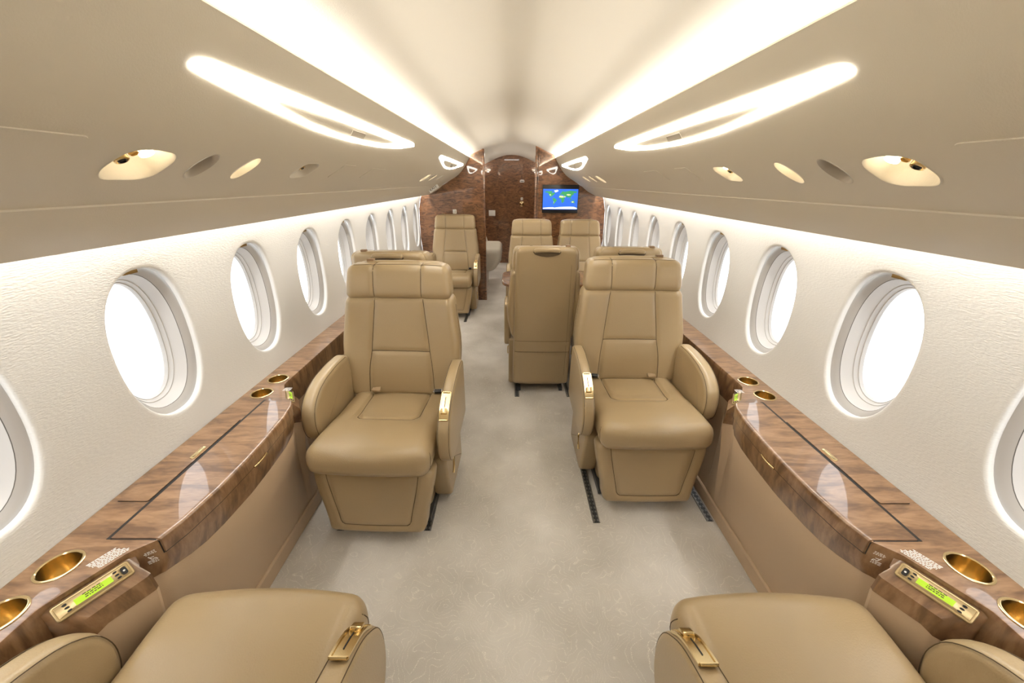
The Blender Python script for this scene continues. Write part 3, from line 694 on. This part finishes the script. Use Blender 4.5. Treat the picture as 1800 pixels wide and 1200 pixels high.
def slabyz(outline, x, w, r, n=4):   # rounded slab with an outline in (y, z)
    rg = []
    for k in range(n+1):
        a = pi/2*k/n; rg.append([(x-w/2+r*(1-math.sin(a)), p[0], p[1]) for p in inset(outline, r*(1-math.cos(pi/2-a)) if False else r*(1-math.sin(a)) )])
    rg = []
    for k in range(n+1):
        a = pi/2*k/n; rg.append([(x-w/2+r*(1-math.sin(a)), p[0], p[1]) for p in inset(outline, r*(1-math.cos(a)))])
    rg = rg[::-1]   # from inner outline (big inset) outwards
    left = [[(x-w/2+r*(1-math.sin(pi/2*k/n)), p[0], p[1]) for p in inset(outline, r*(1-math.cos(pi/2*k/n)))] for k in range(n, -1, -1)]
    # k=n: face (x = x-w/2, inset r), k=0: side (x = x-w/2+r, inset 0)
    right = [[(2*x-q[0], q[1], q[2]) for q in ring] for ring in left[::-1]]
    return MB().rings(left+right, cap0=True, cap1=True)

def make_chair(A):              # A = +1: the aisle side is +x.  Local frame: faces -y, floor at z 0
    root = empty('cabin_seat')
    # seat cushion
    USE = [((-.150, .26), (-.142, .03)), ((-.142, .03), (-.118, -.012)), ((-.118, -.012), (.118, -.012)), ((.118, -.012), (.142, .03)), ((.142, .03), (.150, .26))]
    def fc(x, y, z):
        u = (y+.27)/.54; k = smooth01((.19-y-.0)/.30)
        zz = z*(1+.15*(1-u))+.418+.004*(1-u)
        if z > 0:
            t = z/.055
            zz -= t*.020*smooth01((y+.06)/.12)*(1 if abs(x) < .15 else .55)
            zz -= t*dent((x, y), USE, .007, .010)
            if y > .0 and abs(x) < .14: zz += t*.010*math.cos(x/.15*pi/2)*math.sin(pi*min(1, max(0, (y)/.27)))
            zz += t*.012*math.exp(-((y+.17)/.09)**2)*(1-(x/.26)**2*.6)
        yy = y
        if y < -.1: yy -= .022*(1-(x/.25)**2)*smooth01((-.1-y)/.17)*(1 if z > -.03 else .6)
        xx = x*(1.0-.035*u)
        return (xx, yy+.265, zz)
    P_ = Pad(.25, .27, .055, .047, fc, 60, 60, 5); cu = P_.build('seat_cushion', M['leather'], root)
    mb = MB(); ss = [(-.150, .225, .055), (-.142, .03, .055), (-.135, .0, .055), (-.118, -.012, .055), (.118, -.012, .055), (.135, .0, .055), (.142, .03, .055), (.150, .225, .055)]
    P_.seam(mb, ss); mb.build('seam', M['thread'], cu)
    for sx in (-1, 1): mb = MB(); P_.seam(mb, [(sx*.25, -.235, -.04), (sx*.25, -.235, .0), (sx*.25, -.22, .035)], r=.0012); mb.build('seam', M['thread'], cu)
    # backrest
    BW = [(.42, .50), (.50, .535), (.60, .575), (.70, .58), (.80, .555), (.93, .522)]
    HS = [((-.120, .90), (-.144, .67)), ((-.144, .67), (-.16, .46)), ((.120, .90), (.144, .67)), ((.144, .67), (.16, .46)), ((-.144, .668), (.144, .668))]
    def lean(z): return .19*(z-.46)
    def fbk(x, y, z):
        Z = z+.685; k = sinterp(BW, Z)/.54; X = x*k
        yy = .570+y+lean(Z)
        if y < 0:
            f = -y/.06
            yy -= f*.030*abs(x/.27)**3
            yy += f*dent((X, Z), HS, .007, .010)
            yy -= f*.010*math.exp(-((Z-.56)/.09)**2)*(1-(x/.27)**2)
        return (X, yy, Z)
    P_ = Pad(.27, .06, .25, .034, fbk, 66, 4, 56); bk = P_.build('backrest', M['leather'], root)
    def bx(X, Z): return (X/(sinterp(BW, Z)/.54), -.06, Z-.685)
    mb = MB()
    for sx in (-1, 1): P_.seam(mb, [bx(sx*.117, .93-.004), bx(sx*.144, .67), bx(sx*.165, .445)])
    P_.seam(mb, [bx(-.144, .668), bx(.144, .668)])
    for sx in (-1, 1): P_.seam(mb, [(sx*.27, .0, -.2), (sx*.27, .0, .2)], r=.0012)
    mb.build('seam', M['thread'], bk)
    # headrest
    def fh(x, y, z):
        Z = z+1.0; k = 1.0+(-.055)*(z+.08)/.16; X = x*k
        yy = .562+y+lean(Z)-.006*math.exp(-((Z-.98)/.05)**2)
        if y < 0: yy += (-y/.055)*dent((X, 0), [((-.117, 0), (-.117, 0)), ((.112, 0), (.112, 0))], .005, .010)
        if y < 0: yy -= .014*abs(x/.255)**3
        if z > 0: Z -= (z/.08)*dent((X, 0), [((-.117, 0), (-.117, 0)), ((.112, 0), (.112, 0))], .003, .010) + .004*(x/.25)**2
        return (X, yy, Z)
    P_ = Pad(.258, .058, .082, .036, fh, 64, 5, 10); hd = P_.build('headrest', M['leather'], root)
    mb = MB()
    for X in (-.117, .112): P_.seam(mb, [(X/1.0, -.058, -.07), (X/.95, -.058, .05), (X/.95, -.03, .082), (X/.95, .03, .082)])
    P_.seam(mb, [(-.225, -.035, .082), (.225, -.035, .082)], r=.0012)
    mb.build('seam', M['thread'], hd)
    # back shell: leaves a tall upholstered rear face
    def fs(x, y, z):
        Z = z+.578; k = 1-.05*(Z-.05); yy = .63+y+.12*(Z-.05)
        if y > 0:
            f = y/.035; yy += f*.006*(1-(x/.23)**2) - f*dent((0, Z), [((0, .335), (0, .335)), ((0, .42), (0, .42))], .004, .008)
            yy -= f*.010*smooth01((.34-Z)/.05)*.6
        Z -= .016*smooth01((Z-.9)/.15)*(abs(x)/.242)**6
        return (x*k, yy-.04, Z)
    P_ = Pad(.242, .038, .508, .034, fs, 16, 3, 50); sh = P_.build('back_shell', M['leather'], root)
    mb = MB(); P_.seam(mb, [(-.236, .038, -.225), (.236, .038, -.225)]); P_.seam(mb, [(-.236, .038, -.14), (.236, .038, -.14)], r=.001)
    P_.seam(mb, [(-.195, .03, .40), (-.2, .038, .0), (-.2, .038, -.42)], r=.0008); mb.build('seam', M['thread'], sh)
    # grab flap on the top of the shell
    ho = rpoly([(-.105, 1.058), (.105, 1.058), (.088, 1.040), (.045, 1.030), (.0, 1.026), (-.045, 1.030), (-.088, 1.040)], .01, 4)
    MB().rings([[(x, y, z) for x, z in ho] for y in (.700, .7570)], cap0=True, cap1=True).build('grip_shade', M['thread'], root, False)  # solid dark crescent painting the shade under the flap, no real hollow
    def fg(x, y, z): return (x, .737+y, 1.062+z-.000*(x/.1)**2+.006*(1-(x/.1)**2))
    Pad(.095, .034, .013, .011, fg, 14, 3, 2).build('grab_handle', M['leather'], root)
    bevel_box('release_tab', A*-.155-.018, A*-.155+.018, .70, .725, 1.075, 1.094, .003, M['tabtan'], root)
    # arms
    aisle = rpoly([(.52, .655), (.40, .660), (.28, .640), (.17, .595), (.105, .525), (.088, .455), (.100, .385), (.140, .335), (.30, .33), (.53, .345)], [.035, .04, .04, .04, .03, .03, .03, .03, .05, .035], 4)
    wind = rpoly([(.52, .665), (.40, .668), (.28, .655), (.20, .625), (.150, .575), (.134, .51), (.145, .44), (.185, .395), (.35, .385), (.53, .39)], [.035, .04, .04, .04, .03, .03, .03, .03, .05, .035], 4)
    xa = A*.288; xw = -A*.281
    a1 = slabyz(aisle, xa, .056, .016).build('armrest', M['leather'], root, True, 60)
    a2 = slabyz(wind, xw, .070, .024).build('armrest', M['leather'], root, True, 60)
    mb = MB()
    for sx in (-1, 1):
        ol = inset(wind, .0050); k = len(ol); mb.tube([(xw+sx*.0285, p[0], p[1]) for p in ol[4:42]], .0011, 5)
    mb.build('seam', M['thread'], a2)
    mb = MB()
    for sx in (-1, 1): ol = inset(aisle, .0035); mb.tube([(xa+sx*.0225, p[0], p[1]) for p in ol[4:42]], .0011, 5)
    mb.build('seam', M['thread'], a1)
    # brass recline latch on the aisle arm
    pa, pb = Vector((xa, .225, .62)), Vector((xa, .128, .562)); mid = Vector((xa, .19, .612))
    path = [Vector((xa, y, z)) for y, z in ((.228, .6250), (.205, .6150), (.183, .604), (.164, .592), (.145, .574), (.128, .552))]
    def frame_pts(w0, w1, off, cut=0):
        out = []
        n = len(path)
        for i, p in enumerate(path):
            t = (path[min(i+1, n-1)]-path[max(i-1, 0)]).normalized(); nrm = Vector((0, t.z, -t.y)); nrm = nrm if nrm.z > 0 else -nrm
            q = p + t*(cut if i == 0 else (-cut if i == n-1 else 0)); out.append([q+Vector((a, 0, 0))+nrm*off for a in (w0, w1)])
        return out
    mb = MB()
    for w0, w1 in ((-.0195, -.0150), (.0150, .0195)):
        a = frame_pts(w0, w1, .0035); b = frame_pts(w0, w1, -.002)
        mb.rings([[x[0], x[1], y[1], y[0]] for x, y in zip(a, b)], cap0=True, cap1=True)
    for i0, i1 in ((0, 0), (5, 5)):
        p = path[i0]; mb.tube([p+Vector((-.0165, 0, .002)), p+Vector((.0165, 0, .002))], .0035, 8)
    fr_ = mb.build('latch_frame', M['brass'], a1, True, 40)
    a = frame_pts(-.0155, .0155, .0008); MB().rings(a, closed=False).build('latch_plate', M['brass'], a1, True, 60)
    a = frame_pts(-.0014, .0014, .0016, .022); MB().rings(a[:4], closed=False).build('latch_slot', M['black'], a1, False)
    lv = bevel_box('latch_lever', xa-.0125, xa+.0125, -.012, .012, -.003, .008, .003, M['brass'], a1); lv.location = (0, .150, .583); lv.rotation_euler.x = math.radians(38)
    # leg rest
    LG = [((-.185, .16), (-.172, -.085)), ((-.172, -.085), (-.155, -.105)), ((-.155, -.105), (.155, -.105)), ((.155, -.105), (.172, -.085)), ((.172, -.085), (.185, .16))]
    def fl(x, y, z):
        t = (z+.15)/.30; k = (.207+.045*smooth01(t*1.0))/.245; X = x*k
        yy = .052+y+.038*t
        if y < 0:
            f = -y/.05; yy += f*dent((x, z), LG, .006, .009); yy -= f*.008*(1-(x/.245)**2)
        return (X, yy, z+.212)
    P_ = Pad(.245, .052, .150, .030, fl, 60, 4, 40); lg = P_.build('leg_rest', M['leather'], root)
    mb = MB(); P_.seam(mb, [(-.185, -.052, .138), (-.172, -.052, -.085), (-.167, -.052, -.097), (-.155, -.052, -.105), (.155, -.052, -.105), (.167, -.052, -.097), (.172, -.052, -.085), (.185, -.052, .138)]); mb.build('seam', M['thread'], lg)
    # base and aisle shroud
    ol = rpoly([(.15, .36), (.56, .37), (.58, .06), (.55, .03), (.20, .03), (.16, .08)], .02, 3)
    slabyz(ol, 0, .38, .012).build('pedestal', M['leather'], root, True, 60)
    ol = rpoly([(.24, .40), (.54, .40), (.56, .06), (.54, .04), (.25, .04), (.17, .30)], .02, 3)
    sd_ = slabyz(ol, A*.235, .085, .016).build('side_shroud', M['leather'], root, True, 60)
    mb = MB().tube([(A*.279, .30, .24), (A*.286, .295, .235), (A*.288, .275, .19), (A*.286, .27, .165)], .005, 8); mb.build('swivel_lever', M['brass'], sd_)
    for x_ in (-.185, .185): MB().box(x_-.015, x_+.015, .12, .60, .0065, .035).build('track_foot', M['track'], root, False)
    # belt ends
    b1 = bevel_box('belt_buckle', -.024, .024, -.011, .011, -.007, .009, .003, M['chrome'], root); b1.location = (A*.185, .492, .478); b1.rotation_euler = (math.radians(20), 0, math.radians(A*8))
    bevel_box('buckle_insert', -.017, .017, -.0125, .006, -.004, .0105, .002, M['black'], b1)
    b2 = bevel_box('belt_tongue', -.022, .022, -.010, .010, -.005, .007, .003, M['webbing'], root); b2.location = (-A*.125, .488, .480); b2.rotation_euler = (math.radians(15), 0, math.radians(-A*10))
    bevel_box('belt_strap', -.014, .014, -.004, .03, -.007, .001, .001, M['webbing'], b2)
    return root
M['tabtan'] = mat('brown_tab', (.28, .18, .10), .5)
M['webbing'] = mat('tan_webbing', (.40, .29, .17), .6)
chA = make_chair(1); chB = make_chair(-1); used = set()
def chair(proto, x, y, facing_aft, label, group, yaw=0):
    o = proto if proto.name not in used else copy_tree(proto); used.add(o.name)
    o.location = (x, y, 0); o.rotation_euler.z = (0 if facing_aft else pi)+math.radians(yaw)
    tag(o, label, 'seat', group); return o
G1 = 'tan leather cabin seats'
CH = [(chA, -.580, 1.20, True, 'tan leather seat facing the camera on the left, nearest one shown whole', -2, 1),
      (chB, .627, 1.37, True, 'tan leather seat facing the camera on the right, nearest one shown whole', 0, 1),
      (chB, -.625, .665, False, 'tan leather seat at bottom left with only cushion and armrests in frame', 0, 1),
      (chA, .640, .655, False, 'tan leather seat at bottom right with only cushion and armrests in frame', 0, 1),
      (chB, -.700, 2.90, False, 'tan leather seat facing away behind the front left seat, only its top showing', 0, .90),
      (chA, .205, 3.12, False, 'tan leather seat facing away beside the aisle, plain tall back in view', 0, .84),
      (chA, .715, 3.10, False, 'tan leather seat facing away behind the front right seat, only its top showing', 0, .83),
      (chA, -.680, 4.14, True, 'tan leather seat in front of the left wood bulkhead, facing the camera', 0, .95),
      (chB, .205, 3.58, True, 'tan leather far seat beside the aisle facing the camera, below left of the screen', 0, .84),
      (chB, .715, 3.58, True, 'tan leather far seat by the right windows facing the camera, below the screen', 0, .83)]
for i, (pr_, x, y, fa, lb, yw, sx) in enumerate(CH):
    o = chair(pr_, x, y, fa, lb, G1, yw); o.scale.x = sx
    if i in (5, 8):             # seats of a pair share the space between them: no armrest on the inner side
        for c in list(o.children):
            if c.name.startswith('armrest') and c.data.name == ('armrest.001' if pr_ is chA else 'armrest.003'):
                for g in list(c.children): bpy.data.objects.remove(g)
                bpy.data.objects.remove(c)

# seat rails let into the carpet
def rail(x, y0, y1, label):
    t = empty('seat_track', (x, (y0+y1)/2, 0)); L = (y1-y0)/2
    mb = MB().box(-.016, .016, -L, L, .0005, .002); mb.build('channel', M['track'], t, False)
    mb = MB().box(-.015, -.0105, -L, L, .002, .006).box(.0105, .015, -L, L, .002, .006)
    k = int(2*L/.025)
    for i in range(k):
        y = -L+.012+i*.025; mb.box(-.0105, -.004, y-.005, y+.005, .002, .0055).box(.004, .0105, y-.005, y+.005, .002, .0055)
    mb.build('rail', M['trackm'], t, False)
    tag(t, label, 'seat track', 'metal seat tracks in the carpet')
for x, y0, y1, lb in ((-.385, 1.27, 1.85, 'metal seat track under the aisle side of the front left seat'), (-.775, 1.27, 1.85, 'metal seat track under the window side of the front left seat'),
                      (.385, 1.315, 2.0, 'metal seat track beside the leg rest of the front right seat, aisle side'), (.915, 1.325, 2.0, 'metal seat track showing between leg rest and right side panel'),
                      (.035, 2.44, 3.1, 'metal seat track under the left edge of the seat turned away by the aisle'), (.415, 2.44, 3.1, 'metal seat track under the right edge of the seat turned away by the aisle'),
                      (-.52, 4.05, 4.8, 'metal seat track under the seat before the left bulkhead')): rail(x, y0, y1, lb)

# dining table between the facing right-hand seats
tb = empty('dining_table', (.47, 3.37, 0)); tag(tb, 'glossy burl wood table between the facing seats on the right, rounded end', 'table')
top = rpoly([(-.56, -.27), (.50, -.27), (.50, .27), (-.56, .27)], [.16, .03, .03, .16], 8)
MB().rings([[(x*1.0, y, z) for x, y in inset(top, d)] for d, z in ((.012, .640), (.003, .642), (0, .648), (0, .664), (.003, .670), (.012, .672))], cap0=True, cap1=True).build('tabletop', M['burl'], tb)
MB().box(.1, .34, -.05, .05, 0, .64).build('pedestal', M['burl'], tb, False)
# credenza end glimpsed at the left
# jump seat parts
def fj(x, y, z): return (x*(1-.12*(1 if z < 0 else 0)*abs(z)/.24), y, z+.40)
Pad(.235, .42, .16, .07, lambda x, y, z: (x+(.10 if z > 0 else .10*(1+z/.16)) - .02, y, z+.44), 10, 14, 8).build('seat_cushion', M['palelea'], js)
Pad(.10, .42, .25, .05, lambda x, y, z: (x-.03+(-.08*(z/.25)), y, z+.66), 6, 14, 8).build('backrest', M['palelea'], js)
MB().box(-.20, .10, -.35, .35, 0, .30).build('base', M['palelea'], js, False)
o = bevel_box('wall_box', -.42, -.30, YD-.03, YD-.001, .86, .96, .006, M['white']); tag(o, 'small pale box on the end wall above the vestibule seat', 'box')
